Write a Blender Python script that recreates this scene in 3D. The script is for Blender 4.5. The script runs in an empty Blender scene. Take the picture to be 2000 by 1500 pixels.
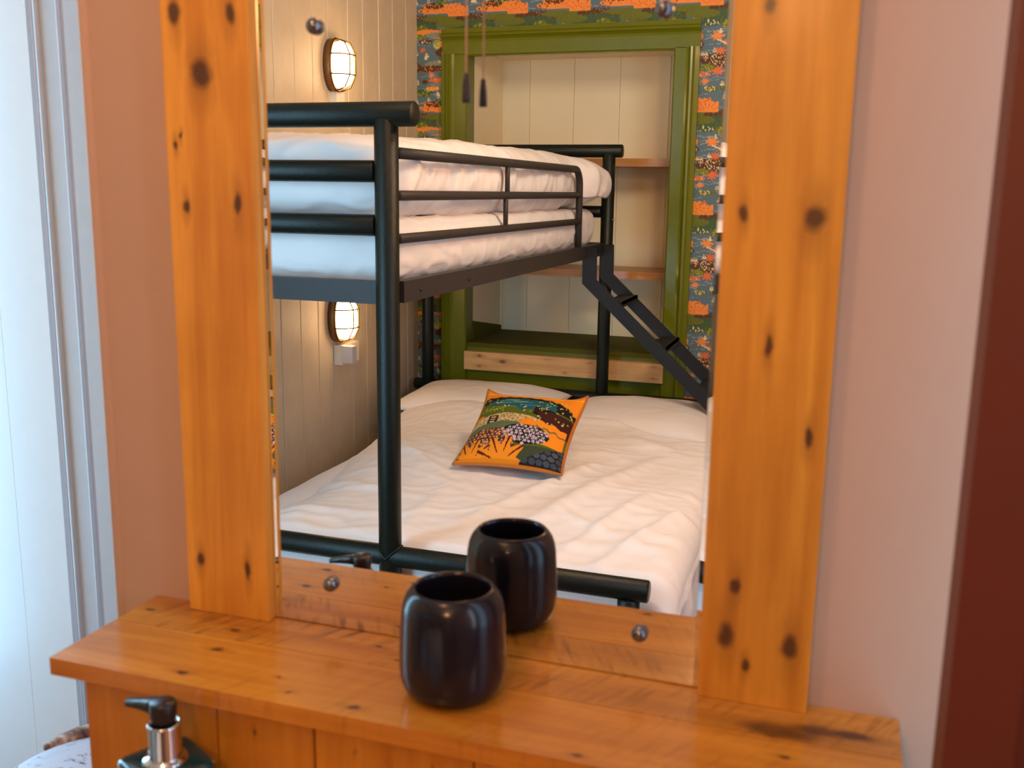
import bpy, bmesh, math, random
import numpy as np
from mathutils import Vector, Matrix, noise

S = bpy.context.scene
COL = S.collection
ZO = 0.85                       # shelf top above the floor; heights below are written from the shelf top
random.seed(4)

# ---------------------------------------------------------------- camera
cam_d = bpy.data.cameras.new('camera'); cam = bpy.data.objects.new('camera', cam_d); COL.objects.link(cam)
cr = Vector((0.94712999, 0.32054295, 0.01403539)); cu = Vector((-0.07438525, 0.17681802, 0.98142866)); cw = Vector((-0.31210833, 0.93058455, -0.19131331))
m = Matrix.Identity(4)
for i in range(3):
    m[i][0] = cr[i]; m[i][1] = cu[i]; m[i][2] = -cw[i]
m[0][3], m[1][3], m[2][3] = 0.126368, -0.88, 0.459272 + ZO
cam.matrix_world = m
cam_d.sensor_width = 36; cam_d.lens = 1944.5 / 2000 * 36
cam_d.clip_start = 0.02
cam_d.dof.use_dof = True; cam_d.dof.focus_distance = 3.0; cam_d.dof.aperture_fstop = 7.5
S.camera = cam

# ---------------------------------------------------------------- world, lights, exposure
S.view_settings.view_transform = 'Standard'; S.view_settings.look = 'None'
S.view_settings.gamma = 1.0; S.view_settings.use_curve_mapping = False
S.view_settings.exposure = 0.0
S.cycles.max_bounces = 10; S.cycles.glossy_bounces = 6; S.cycles.diffuse_bounces = 5
S.cycles.sample_clamp_indirect = 4.0
w = bpy.data.worlds.new('daylight'); S.world = w; w.use_nodes = True
w.node_tree.nodes['Background'].inputs[0].default_value = (0.55, 0.75, 1.0, 1)
w.node_tree.nodes['Background'].inputs[1].default_value = 1.0

def light(name, kind, loc, col, e, size=None, size_y=None, target=None):
    d = bpy.data.lights.new(name, kind); d.color = col; d.energy = e
    if kind == 'AREA':
        d.shape = 'RECTANGLE'; d.size = size; d.size_y = size_y or size
    elif kind == 'POINT':
        d.shadow_soft_size = size or 0.05
    o = bpy.data.objects.new(name, d); COL.objects.link(o); o.location = (loc[0], loc[1], loc[2] + ZO)
    if target:
        o.rotation_euler = (Vector(target) - Vector(loc)).to_track_quat('-Z', 'Y').to_euler()
    return o
WARM = (1.0, 0.50, 0.235); DAY = (0.40, 0.72, 1.0)
light('ceiling_bulb', 'POINT', (-0.38, -0.72, 1.36), WARM, 11.5, 0.07)
light('room_fill', 'POINT', (-0.02, -1.42, 0.86), (1.0, 0.48, 0.18), 19, 0.06)  # unseen warm fill, added to brighten the bunk side and the alcove
# daylight through the bay window (left), the window behind the door on the right and the window of the right wall
light('bay_daylight', 'AREA', (-1.70, 0.29, 0.30), (0.30, 0.68, 1.0), 13, 0.36, 1.9, (-1.0, 0.20, 0.30))
light('nook_daylight', 'AREA', (0.345, -0.11, 0.30), (0.55, 0.78, 1.0), 2.4, 0.15, 1.9, (0.1, -0.06, 0.30))
light('side_daylight', 'AREA', (0.95, -0.62, 0.45), (0.74, 0.86, 1.0), 17, 0.7, 1.1, (-0.95, -3.4, 0.20))
light('alcove_fill', 'AREA', (0.12, -1.45, 1.45), (1.0, 0.84, 0.62), 24, 0.5, 0.5, (-1.0, -3.7, 0.15))  # overhead fill added for the alcove, no known window there
light('bay_skylight', 'AREA', (-1.52, 0.24, 0.40), (0.36, 0.72, 1.0), 20, 0.34, 1.5, (-1.15, -1.2, 0.35))

# ---------------------------------------------------------------- node helpers
def new_mat(name):
    mt = bpy.data.materials.new(name); mt.use_nodes = True
    nt = mt.node_tree; b = nt.nodes['Principled BSDF']
    return mt, nt, b
def N(nt, t, **kw):
    n = nt.nodes.new(t)
    for k, v in kw.items():
        if isinstance(k, str) and hasattr(n, k): setattr(n, k, v)
    return n
def math_n(nt, op, a, b=None, clamp=False):
    n = nt.nodes.new('ShaderNodeMath'); n.operation = op; n.use_clamp = clamp
    for i, x in enumerate((a, b)):
        if x is None: continue
        if isinstance(x, (int, float)): n.inputs[i].default_value = x
        else: nt.links.new(x, n.inputs[i])
    return n.outputs[0]
def vmath(nt, op, a, b=None):
    n = nt.nodes.new('ShaderNodeVectorMath'); n.operation = op
    for i, x in enumerate((a, b)):
        if x is None: continue
        if isinstance(x, tuple): n.inputs[i].default_value = x
        else: nt.links.new(x, n.inputs[i])
    return n.outputs['Value'] if op in ('LENGTH', 'DISTANCE') else n.outputs[0]
def noise_n(nt, vec, scale, detail=3, rough=0.55, dist=0.0):
    n = nt.nodes.new('ShaderNodeTexNoise'); n.inputs['Scale'].default_value = scale
    n.inputs['Detail'].default_value = detail; n.inputs['Roughness'].default_value = rough
    n.inputs['Distortion'].default_value = dist
    nt.links.new(vec, n.inputs['Vector']); return n.outputs['Fac']
def ramp_n(nt, fac, stops):
    n = nt.nodes.new('ShaderNodeValToRGB'); e = n.color_ramp.elements
    while len(e) < len(stops): e.new(0.5)
    for i, (p, c) in enumerate(stops):
        e[i].position = p; e[i].color = (*c, 1)
    nt.links.new(fac, n.inputs[0]); return n.outputs[0]
def mix_n(nt, fac, a, b, mode='MIX'):
    n = nt.nodes.new('ShaderNodeMix'); n.data_type = 'RGBA'; n.blend_type = mode
    for i, x in ((0, fac), (6, a), (7, b)):
        if isinstance(x, (int, float)): n.inputs[i].default_value = x
        elif isinstance(x, tuple): n.inputs[i].default_value = (*x, 1)
        else: nt.links.new(x, n.inputs[i])
    return n.outputs[2]
def bump_n(nt, b, h, strength, dist=0.002):
    n = nt.nodes.new('ShaderNodeBump'); n.inputs['Strength'].default_value = strength
    n.inputs['Distance'].default_value = dist
    nt.links.new(h, n.inputs['Height']); nt.links.new(n.outputs[0], b.inputs['Normal'])
def pos_n(nt): return nt.nodes.new('ShaderNodeNewGeometry').outputs['Position']

def plain(name, col, rough=0.5, metal=0.0, spec=0.5, var=0.06, nscale=30, bump=0.0, bscale=200, coat=0.0):
    mt, nt, b = new_mat(name); p = pos_n(nt)
    f = noise_n(nt, p, nscale, 3)
    c = mix_n(nt, f, tuple(x * (1 - var) for x in col), tuple(min(1, x * (1 + var)) for x in col))
    nt.links.new(c, b.inputs['Base Color'])
    b.inputs['Roughness'].default_value = rough; b.inputs['Metallic'].default_value = metal
    b.inputs['Specular IOR Level'].default_value = spec; b.inputs['Coat Weight'].default_value = coat
    b.inputs['Coat Roughness'].default_value = 0.08
    if bump: bump_n(nt, b, noise_n(nt, p, bscale, 3), bump)
    return mt

def pine(name, axis, light_c, dark_c, knots=(), rough=0.32, seed=0.0, coat=0.25, gscale=1.0, saw=0.0):
    """Varnished pine: grain runs along axis; knots are (x, y, z, radius) on the wood."""
    mt, nt, b = new_mat(name); p = pos_n(nt)
    off = vmath(nt, 'ADD', p, (seed * 1.37, seed * 2.11, seed * 0.73))
    sc = [26 * gscale] * 3; sc['xyz'.index(axis)] = 1.7 * gscale
    st = vmath(nt, 'MULTIPLY', off, tuple(sc))
    g1 = noise_n(nt, st, 1.0, 4, 0.6, 0.9)
    sc2 = [120 * gscale] * 3; sc2['xyz'.index(axis)] = 5 * gscale
    g2 = noise_n(nt, vmath(nt, 'MULTIPLY', off, tuple(sc2)), 1.0, 3, 0.6)
    big = noise_n(nt, off, 7.0, 3, 0.6)
    mid = tuple((a + c) / 2 for a, c in zip(light_c, dark_c))
    base = ramp_n(nt, math_n(nt, 'ADD', math_n(nt, 'MULTIPLY', g1, 0.72), math_n(nt, 'MULTIPLY', g2, 0.28)),
                  [(0.30, dark_c), (0.47, mid), (0.62, light_c)])
    base = mix_n(nt, math_n(nt, 'MULTIPLY', math_n(nt, 'SUBTRACT', big, 0.35, True), 1.6, True), base,
                 mix_n(nt, 0.5, base, tuple(c * 0.62 for c in dark_c)))
    if saw:
        rot = nt.nodes.new('ShaderNodeMapping'); rot.inputs['Rotation'].default_value = (0, 0, math.radians(-62)); nt.links.new(off, rot.inputs[0])
        sw = noise_n(nt, vmath(nt, 'MULTIPLY', rot.outputs[0], (18, 130, 20)), 1.0, 2, 0.5)
        pt = noise_n(nt, off, 11, 3, 0.6)
        base = mix_n(nt, math_n(nt, 'MULTIPLY', math_n(nt, 'MULTIPLY', math_n(nt, 'SUBTRACT', sw, 0.50, True), 6.0, True), math_n(nt, 'MULTIPLY', math_n(nt, 'SUBTRACT', pt, 0.42, True), 5.0 * saw, True)), base, tuple(c * 0.42 for c in dark_c))
    wob = nt.nodes.new('ShaderNodeTexNoise'); wob.inputs['Scale'].default_value = 55; nt.links.new(p, wob.inputs['Vector'])
    wp = vmath(nt, 'ADD', p, vmath(nt, 'MULTIPLY', vmath(nt, 'SUBTRACT', wob.outputs['Color'], (0.5, 0.5, 0.5)), (0.008, 0.008, 0.008)))
    for (kx, ky, kz, r, *el) in knots:
        el = el[0] if el else 0.6
        s = [1 / r] * 3; s['xyz'.index(axis)] = el / r
        d = vmath(nt, 'LENGTH', vmath(nt, 'MULTIPLY', vmath(nt, 'SUBTRACT', wp, (kx, ky, kz + ZO)), tuple(s)))
        core = math_n(nt, 'SUBTRACT', 1.0, math_n(nt, 'MULTIPLY', math_n(nt, 'SUBTRACT', d, 0.55, True), 1.6, True), True)
        s2 = [0.55 / r] * 3; s2['xyz'.index(axis)] = el * 0.28 / r
        d2 = vmath(nt, 'LENGTH', vmath(nt, 'MULTIPLY', vmath(nt, 'SUBTRACT', wp, (kx, ky, kz + ZO)), tuple(s2)))
        halo = math_n(nt, 'SUBTRACT', 1.0, d2, True)
        base = mix_n(nt, math_n(nt, 'MULTIPLY', halo, 0.65), base, tuple(c * 0.5 for c in dark_c))
        base = mix_n(nt, math_n(nt, 'MULTIPLY', core, 0.88), base, (0.05, 0.014, 0.006))
    nt.links.new(base, b.inputs['Base Color'])
    b.inputs['Roughness'].default_value = rough; b.inputs['Coat Weight'].default_value = coat
    b.inputs['Coat Roughness'].default_value = 0.16
    bump_n(nt, b, g1, 0.18, 0.0015)
    return mt

def vcol_mat(name, rough=0.7, bump=0.0):
    mt, nt, b = new_mat(name)
    a = nt.nodes.new('ShaderNodeVertexColor'); a.layer_name = 'print'
    nt.links.new(a.outputs[0], b.inputs['Base Color']); b.inputs['Roughness'].default_value = rough
    b.inputs['Specular IOR Level'].default_value = 0.2
    if bump: bump_n(nt, b, noise_n(nt, pos_n(nt), 900, 2), bump, 0.0006)
    return mt

# ---------------------------------------------------------------- mesh helpers (real world coordinates, z from the shelf top)
def link(name, me, mat, parent=None, smooth=False, kind=None):
    o = bpy.data.objects.new(name, me); COL.objects.link(o)
    if mat: me.materials.append(mat)
    if smooth:
        me.polygons.foreach_set('use_smooth', [True] * len(me.polygons))
    if parent:
        o.parent = parent
        me.transform(Matrix.Translation(-parent_world(parent)))
    if kind: o['kind'] = kind
    return o
def parent_world(o):
    v = Vector((0, 0, 0))
    while o: v += o.location; o = o.parent
    return v
def thing(name, label, cat, loc, group=None):
    o = bpy.data.objects.new(name, None); COL.objects.link(o); o.empty_display_size = 0.05
    o.location = (loc[0], loc[1], loc[2] + ZO); o['label'] = label; o['category'] = cat
    if group: o['group'] = group
    return o
def tag(o, label, cat, group=None):
    o['label'] = label; o['category'] = cat
    if group: o['group'] = group
def finish(bm, name, mat, parent=None, smooth=False, kind=None, bevel=0.0, seg=2):
    if bevel:
        bmesh.ops.bevel(bm, geom=[e for e in bm.edges if len(e.link_faces) == 2 and e.calc_face_angle(0) > 0.6],
                        offset=bevel, segments=seg, affect='EDGES', clamp_overlap=True)
    bmesh.ops.recalc_face_normals(bm, faces=bm.faces)
    for v in bm.verts: v.co.z += ZO
    me = bpy.data.meshes.new(name); bm.to_mesh(me); bm.free()
    return link(name, me, mat, parent, smooth, kind)
def bx(bm, x0, x1, y0, y1, z0, z1):
    vs = [bm.verts.new((x, y, z)) for x in (x0, x1) for y in (y0, y1) for z in (z0, z1)]
    for f in ((0, 1, 3, 2), (4, 6, 7, 5), (0, 4, 5, 1), (2, 3, 7, 6), (0, 2, 6, 4), (1, 5, 7, 3)):
        bm.faces.new([vs[i] for i in f])
def box(name, mat, x0, x1, y0, y1, z0, z1, parent=None, bevel=0.0, kind=None, seg=2, smooth=False):
    bm = bmesh.new(); bx(bm, min(x0, x1), max(x0, x1), min(y0, y1), max(y0, y1), min(z0, z1), max(z0, z1))
    return finish(bm, name, mat, parent, smooth, kind, bevel, seg)
def tube_bm(bm, pts, r, n=16, cap=True):
    pts = [Vector(p) for p in pts]; rings = []
    rr = r if isinstance(r, (list, tuple)) else [r] * len(pts)
    up = None
    for i, p in enumerate(pts):
        t = (pts[min(i + 1, len(pts) - 1)] - pts[max(i - 1, 0)]).normalized()
        if up is None:
            up = Vector((0, 0, 1)) if abs(t.z) < 0.9 else Vector((1, 0, 0))
        a = (up - t * up.dot(t)).normalized(); bb = t.cross(a); up = a
        rings.append([bm.verts.new(p + (a * math.cos(2 * math.pi * k / n) + bb * math.sin(2 * math.pi * k / n)) * rr[i]) for k in range(n)])
    for i in range(len(rings) - 1):
        for k in range(n):
            bm.faces.new([rings[i][k], rings[i][(k + 1) % n], rings[i + 1][(k + 1) % n], rings[i + 1][k]])
    if cap:
        bm.faces.new(rings[0][::-1]); bm.faces.new(rings[-1])
def capped(a, b, r, e=0.003):
    a = Vector(a); b = Vector(b); t = (b - a).normalized()
    return [a, a + t * e, b - t * e, b], [r - e, r, r, r - e]
def tube(name, mat, pts, r, parent=None, n=16, smooth=True, kind=None):
    bm = bmesh.new()
    if len(pts) == 2:
        pts, r = capped(pts[0], pts[1], r, min(0.003, r * 0.3))
    tube_bm(bm, pts, r, n)
    return finish(bm, name, mat, parent, smooth, kind)
def lathe_bm(bm, prof, c, n=48):
    rings = []
    for (r, z) in prof:
        rings.append([bm.verts.new((c[0] + r * math.cos(2 * math.pi * k / n), c[1] + r * math.sin(2 * math.pi * k / n), c[2] + z)) for k in range(n)])
    for i in range(len(rings) - 1):
        for k in range(n):
            bm.faces.new([rings[i][k], rings[i][(k + 1) % n], rings[i + 1][(k + 1) % n], rings[i + 1][k]])
    bm.faces.new(rings[0][::-1]); bm.faces.new(rings[-1])
def lathe(name, mat, prof, c, parent=None, n=48):
    bm = bmesh.new(); lathe_bm(bm, prof, c, n)
    return finish(bm, name, mat, parent, True)
def prism_y(name, mat, poly, y0, y1, parent=None, bevel=0.0, kind=None):
    """poly in (x, z), extruded in y."""
    bm = bmesh.new()
    a = [bm.verts.new((x, y0, z)) for x, z in poly]; b = [bm.verts.new((x, y1, z)) for x, z in poly]
    bm.faces.new(a); bm.faces.new(b[::-1]); n = len(poly)
    for i in range(n): bm.faces.new([a[i], b[i], b[(i + 1) % n], a[(i + 1) % n]])
    return finish(bm, name, mat, parent, False, kind, bevel)
def prism_z(name, mat, poly, z0, z1, parent=None, bevel=0.0, kind=None):
    bm = bmesh.new()
    a = [bm.verts.new((x, y, z0)) for x, y in poly]; b = [bm.verts.new((x, y, z1)) for x, y in poly]
    bm.faces.new(a); bm.faces.new(b[::-1]); n = len(poly)
    for i in range(n): bm.faces.new([a[i], b[i], b[(i + 1) % n], a[(i + 1) % n]])
    return finish(bm, name, mat, parent, False, kind, bevel)

def soft_box(name, mat, lo, hi, r, res, fn=None, parent=None, sub=False):
    """A cushioned box: a gridded box whose corners are rounded by r; fn(point, normal) gives a push along the normal."""
    lo = Vector(lo); hi = Vector(hi); sz = hi - lo
    n = [max(2, int(round(s / res))) for s in sz]
    bm = bmesh.new(); idx = {}
    def vert(i, j, k):
        key = (i, j, k)
        if key not in idx:
            p = Vector((lo.x + sz.x * i / n[0], lo.y + sz.y * j / n[1], lo.z + sz.z * k / n[2]))
            q = Vector([min(max(p[t], lo[t] + r[t]), hi[t] - r[t]) for t in range(3)])
            d = Vector([(p[t] - q[t]) / r[t] for t in range(3)])
            L = d.length
            if L > 1e-6:
                mx = max(abs(x) for x in d)
                d2 = d / L * mx if mx > 0 else d
                nn = Vector([d2[t] / r[t] for t in range(3)]).normalized()
                p = Vector([q[t] + d2[t] * r[t] for t in range(3)])
            else: nn = Vector((0, 0, 1))
            if fn: p = p + fn(p, nn)
            idx[key] = bm.verts.new(p)
        return idx[key]
    for (a, b, c) in ((0, 1, 2), (0, 2, 1), (1, 2, 0)):
        for side in (0, n[c]):
            for i in range(n[a]):
                for j in range(n[b]):
                    q = []
                    for (di, dj) in ((0, 0), (1, 0), (1, 1), (0, 1)):
                        t = [0, 0, 0]; t[a] = i + di; t[b] = j + dj; t[c] = side
                        q.append(vert(*t))
                    bm.faces.new(q)
    return finish(bm, name, mat, parent, True)

def fold(p, segs):
    """Sum of soft ridges; a segment is (x0, y0, x1, y1, width, height)."""
    h = 0.0
    for (x0, y0, x1, y1, wd, ht) in segs:
        dx, dy = x1 - x0, y1 - y0; L2 = dx * dx + dy * dy
        t = ((p[0] - x0) * dx + (p[1] - y0) * dy) / L2
        tc = min(1, max(0, t))
        ex = (p[0] - x0 - tc * dx); ey = (p[1] - y0 - tc * dy)
        h += ht * math.exp(-(ex * ex + ey * ey) / (wd * wd)) * (1 - 0.5 * abs(2 * tc - 1))
    return h
def nz(x, y, z, s): return noise.noise(Vector((x * s, y * s, z * s)))
def rip(x, y, z, s): return 1 - abs(noise.noise(Vector((x * s, y * s, z * s)))) * 2

# ---------------------------------------------------------------- materials
M = {}
L1, D1 = (0.72, 0.265, 0.030), (0.44, 0.125, 0.012)
M['pink'] = plain('pink_wall_paint', (0.52, 0.345, 0.26), 0.75, var=0.03, nscale=9, bump=0.05, bscale=350)
M['white_gloss'] = plain('white_gloss_paint', (0.80, 0.82, 0.84), 0.28, var=0.03, bump=0.04, bscale=40)
M['casing'] = plain('shaded_white_gloss_paint', (0.56, 0.60, 0.66), 0.3, var=0.05, bump=0.04, bscale=40)  # white casing, its shade put into a greyer base colour
M['cream'] = plain('cream_board_paint', (0.66, 0.55, 0.39), 0.42, var=0.10, nscale=12, bump=0.9, bscale=26)
M['alcove'] = plain('alcove_white_paint', (0.86, 0.78, 0.55), 0.55, var=0.03, nscale=4)
M['green'] = plain('green_gloss_paint', (0.125, 0.145, 0.004), 0.27, spec=0.35, var=0.10, nscale=18, bump=0.25, bscale=45, coat=0.1)
M['black'] = plain('black_green_hammered_metal', (0.006, 0.010, 0.007), 0.33, metal=0.0, spec=0.28, var=0.25, nscale=160, bump=0.35, bscale=420)
M['rail'] = plain('dark_grey_metal', (0.034, 0.031, 0.030), 0.48, metal=0.0, spec=0.25, var=0.15, nscale=90, bump=0.1, bscale=300)
M['ladder'] = plain('black_satin_metal', (0.016, 0.018, 0.021), 0.5, spec=0.22, var=0.1)
M['sheet'] = plain('white_bed_linen', (0.80, 0.77, 0.76), 0.85, spec=0.2, var=0.015, nscale=6, bump=0.12, bscale=600)
M['brown'] = plain('dark_red_brown_stain', (0.105, 0.016, 0.006), 0.5, var=0.12, nscale=14, bump=0.05)
M['chrome'] = plain('chrome', (0.55, 0.56, 0.58), 0.08, metal=1.0, var=0.01)
M['dark_chrome'] = plain('dark_chrome', (0.20, 0.20, 0.22), 0.12, metal=1.0)
M['ceramic'] = plain('blue_black_glaze', (0.007, 0.006, 0.012), 0.20, var=0.25, nscale=24, spec=0.4)
M['ceramic_in'] = plain('brown_glaze', (0.035, 0.008, 0.006), 0.3, var=0.2, nscale=24)
M['plastic'] = plain('black_plastic', (0.006, 0.005, 0.007), 0.38, var=0.05)
M['cord'] = plain('beige_cord', (0.55, 0.30, 0.20), 0.8)
M['socket'] = plain('white_plastic', (0.80, 0.74, 0.62), 0.35, var=0.02)
M['floor'] = pine('floor_wood', 'x', (0.30, 0.15, 0.07), (0.16, 0.07, 0.03), rough=0.4)
M['ceiling'] = plain('ceiling_paint', (0.62, 0.55, 0.47), 0.8, var=0.02)
M['brass'] = plain('brass', (0.75, 0.42, 0.08), 0.25, metal=1.0)
M['lampbody'] = plain('aged_bronze_metal', (0.22, 0.12, 0.05), 0.35, metal=0.8, var=0.15)
mt, nt, b = new_mat('teal_glass'); b.inputs['Base Color'].default_value = (0.008, 0.055, 0.062, 1)
b.inputs['Roughness'].default_value = 0.06; b.inputs['Transmission Weight'].default_value = 0.35; M['glass'] = mt
mt, nt, b = new_mat('mirror_silver'); b.inputs['Base Color'].default_value = (0.93, 0.94, 0.935, 1)
b.inputs['Metallic'].default_value = 1.0; b.inputs['Roughness'].default_value = 0.0; M['mirror'] = mt
mt, nt, b = new_mat('lit_bulb_glass')
b.inputs['Base Color'].default_value = (0.9, 0.8, 0.6, 1); b.inputs['Emission Color'].default_value = (1.0, 0.60, 0.29, 1)
b.inputs['Emission Strength'].default_value = 34.0; M['bulb'] = mt
# whitewashed weathered stool
mt, nt, b = new_mat('whitewashed_cracked_wood'); p = pos_n(nt)
c = mix_n(nt, noise_n(nt, p, 14, 4), (0.62, 0.55, 0.60), (0.42, 0.38, 0.42))
vt = nt.nodes.new('ShaderNodeTexVoronoi'); vt.feature = 'DISTANCE_TO_EDGE'; vt.inputs['Scale'].default_value = 22
nt.links.new(vmath(nt, 'ADD', vmath(nt, 'MULTIPLY', p, (0.5, 1.0, 1.6)), vmath(nt, 'MULTIPLY', p, (0.1, 0, 0))), vt.inputs['Vector'])
cm = math_n(nt, 'MULTIPLY', math_n(nt, 'LESS_THAN', math_n(nt, 'ABSOLUTE', math_n(nt, 'SUBTRACT', noise_n(nt, vmath(nt, 'MULTIPLY', p, (22, 60, 40)), 1.0, 4), 0.5)), 0.012), math_n(nt, 'GREATER_THAN', noise_n(nt, p, 26, 2), 0.52))
c = mix_n(nt, cm, c, (0.12, 0.07, 0.07)); nt.links.new(c, b.inputs['Base Color']); b.inputs['Roughness'].default_value = 0.6
M['stool'] = mt
mt, nt, b = new_mat('brown_streaked_bark'); p = pos_n(nt)
c = ramp_n(nt, noise_n(nt, vmath(nt, 'MULTIPLY', p, (30, 70, 30)), 1.0, 3), [(0.35, (0.06, 0.02, 0.02)), (0.5, (0.30, 0.16, 0.10)), (0.62, (0.55, 0.42, 0.36))])
nt.links.new(c, b.inputs['Base Color']); b.inputs['Roughness'].default_value = 0.7; M['bark'] = mt

# ================================================================= THE SETTING
TOP, BOT = 1.50, -0.85
box('floor', M['floor'], -1.90, 1.30, -3.95, 0.65, BOT - 0.05, BOT, kind='structure')
box('ceiling', M['ceiling'], -1.90, 1.30, -3.95, 0.65, TOP, TOP + 0.05, kind='structure')
# mirror wall: ends at x = -0.65 with a rounded corner bead, the daylit bay opens beyond it
box('wall_front', M['pink'], -0.648, 1.10, 0.0045, 0.10, BOT, TOP, kind='structure')
tube('trim_1', M['pink'], [(-0.645, 0.0085, BOT), (-0.645, 0.0085, TOP)], 0.0075, n=20, kind='structure')
# right wall of the room with a window opening, return of the nook
box('wall_right', M['pink'], 1.06, 1.10, -3.40, 0.0, BOT, TOP, kind='structure')
# brown door standing open beside the shelf
dr = box('door_1', M['brown'], 0.2045, 1.02, -0.245, -0.205, BOT + 0.01, 1.35, bevel=0.002, kind='structure')
for (a, c2) in ((0.2045, 0.245), (0.93, 1.02)):
    box('stile', M['brown'], a, c2, -0.252, -0.245, BOT + 0.01, 1.35, parent=dr, bevel=0.002)
for (z0, z1) in ((-0.84, -0.66), (0.95, 1.35)):
    box('rail', M['brown'], 0.245, 0.93, -0.251, -0.245, z0, z1, parent=dr, bevel=0.002)

# left wall: cream boards, each its own
wl = box('wall_left', M['cream'], -1.80, -1.752, -3.32, 0.62, BOT, TOP, kind='structure')
seams = [3.314, 3.184, 3.052, 2.923, 2.784, 2.661, 2.503, 2.389, 2.264, 2.134]
y = 2.134
while y > 0.14: y -= 0.128 + random.uniform(-0.004, 0.004); seams.append(y)
def rough_plank(y0, y1, gap):
    bm = bmesh.new(); ny, nzv = 7, 60
    ys = [y0 + gap, y0 + gap + 0.0022] + [y0 + gap + 0.0022 + (y1 - y0 - gap * 2 - 0.008) * i / 4 for i in range(1, 4)] + [y1 - gap - 0.0022, y1 - gap]
    lift = random.uniform(-0.0006, 0.0008); grid = []
    for j in range(nzv + 1):
        z = BOT + (TOP - BOT) * j / nzv; row = []
        for i, yy in enumerate(ys):
            x = -1.737 + lift + 0.0012 * nz(0, yy * 3, z, 4) + (-0.0028 if i in (0, 6) else 0)
            row.append(bm.verts.new((x, -yy, z)))
        grid.append(row)
    for j in range(nzv):
        for i in range(6): bm.faces.new([grid[j][i], grid[j][i + 1], grid[j + 1][i + 1], grid[j + 1][i]])
    for i in (0, 6):
        for j in range(nzv):
            a, c2 = grid[j][i], grid[j + 1][i]
            a2 = bm.verts.new((-1.752, a.co.y, a.co.z)); c3 = bm.verts.new((-1.752, c2.co.y, c2.co.z)); bm.faces.new([a, c2, c3, a2])
    return finish(bm, 'plank', M['cream'], wl, False)
for i in range(len(seams) - 1):
    rough_plank(seams[i + 1], seams[i], 0.0026 if abs(seams[i] - 2.503) < 0.01 or abs(seams[i + 1] - 2.503) < 0.01 else 0.0011)

# the bay beyond the mirror wall: white boarded door in a moulded casing, lit by the bay window
bay = box('wall_bay', M['white_gloss'], -1.76, 1.10, 0.545, 0.60, BOT, TOP, kind='structure')
d2 = box('door_2', M['white_gloss'], -1.74, -1.195, 0.515, 0.545, BOT + 0.01, 1.40, bevel=0.002, kind='structure')
for k in range(5):
    x1 = -1.197 - k * 0.108
    box('panel', M['white_gloss'], x1 - 0.1072, x1, 0.505, 0.515, BOT + 0.02, 1.39, parent=d2, bevel=0.003)
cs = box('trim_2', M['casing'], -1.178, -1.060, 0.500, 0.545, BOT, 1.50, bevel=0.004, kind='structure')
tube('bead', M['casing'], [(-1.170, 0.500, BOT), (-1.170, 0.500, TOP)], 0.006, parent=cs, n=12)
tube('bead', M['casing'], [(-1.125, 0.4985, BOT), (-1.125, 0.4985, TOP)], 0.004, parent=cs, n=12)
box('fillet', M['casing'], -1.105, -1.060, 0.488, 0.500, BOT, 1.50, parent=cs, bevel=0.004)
box('baseboard_bay', M['white_gloss'], -1.76, -0.648, 0.49, 0.505, BOT, BOT + 0.12, bevel=0.003, kind='structure')
# ---- wallpapered back wall with a painted print
TW, TH = 118, 185; K = 3
tile = np.zeros((TH * K, TW * K, 3)); yy_, xx_ = np.mgrid[0:TH * K, 0:TW * K] / K
def sr(c): c = np.array(c) / 255.0; return np.where(c <= 0.04045, c / 12.92, ((c + 0.055) / 1.055) ** 2.4)
BLUE, ORG, CRM, OLV, DGR, BRN, YG, GRY, RED = map(sr, ((92, 114, 124), (236, 142, 66), (226, 208, 165), (104, 110, 40), (70, 94, 62), (96, 60, 34), (160, 160, 66), (132, 140, 122), (220, 112, 62)))
def paint(mask, c, img=None): (tile if img is None else img)[mask] = c
def wrapd(cx): return (xx_ - cx + TW / 2) % TW - TW / 2
def wrapy(cy): return (yy_ - cy + TH / 2) % TH - TH / 2
def ell(cx, cy, rx, ry): return (wrapd(cx) / rx) ** 2 + (wrapy(cy) / ry) ** 2 < 1
rs = np.random.RandomState(5)
tile[:] = BLUE
for k in range(60):
    cy = rs.uniform(0, TH); cx = rs.uniform(0, TW); ln = rs.uniform(8, 24)
    paint((abs(wrapy(cy) - 1.4 * np.sin(wrapd(cx) / 4)) < 0.45) & (abs(wrapd(cx)) < ln), sr((150, 165, 165)))
def hill(cx, cy, rx, ry, c, dots=None, n=14, dr=0.9):
    wob_ = 1 + 0.12 * np.sin(xx_ * 0.7 + cy) + 0.08 * np.sin(xx_ * 1.9)
    mk = ((wrapd(cx) / rx) ** 2 + (wrapy(cy) / (ry * wob_)) ** 2 < 1); paint(mk, c)
    if dots is not None:
        for _ in range(n):
            a = rs.uniform(0, 6.28); q = math.sqrt(rs.uniform(0, 0.8)); dx = cx + rx * q * math.cos(a); dy = cy + ry * q * math.sin(a)
            paint(ell(dx, dy, dr, dr * 1.7), dots)
def burst(cx, cy, w_, h_, c=ORG):
    d = wrapd(cx); e_ = wrapy(cy); mk = (abs(d) < w_) & (e_ < 0) & (e_ > -h_ + 2.5 * np.sin(d * 0.35) ** 2)
    paint(mk, c); ang = np.arctan2(-e_ + 0.01, d); paint(mk & (np.abs(np.sin(ang * 7)) < 0.16) & (np.hypot(d, e_) > 6), sr((190, 70, 20)))
def coral(cx, cy, r, c=RED):
    d = wrapd(cx); e_ = wrapy(cy); ang = np.arctan2(e_, d); rad = r * (0.72 + 0.28 * np.cos(ang * 8)); paint(np.hypot(d, e_ * 1.4) < rad, c)
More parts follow.
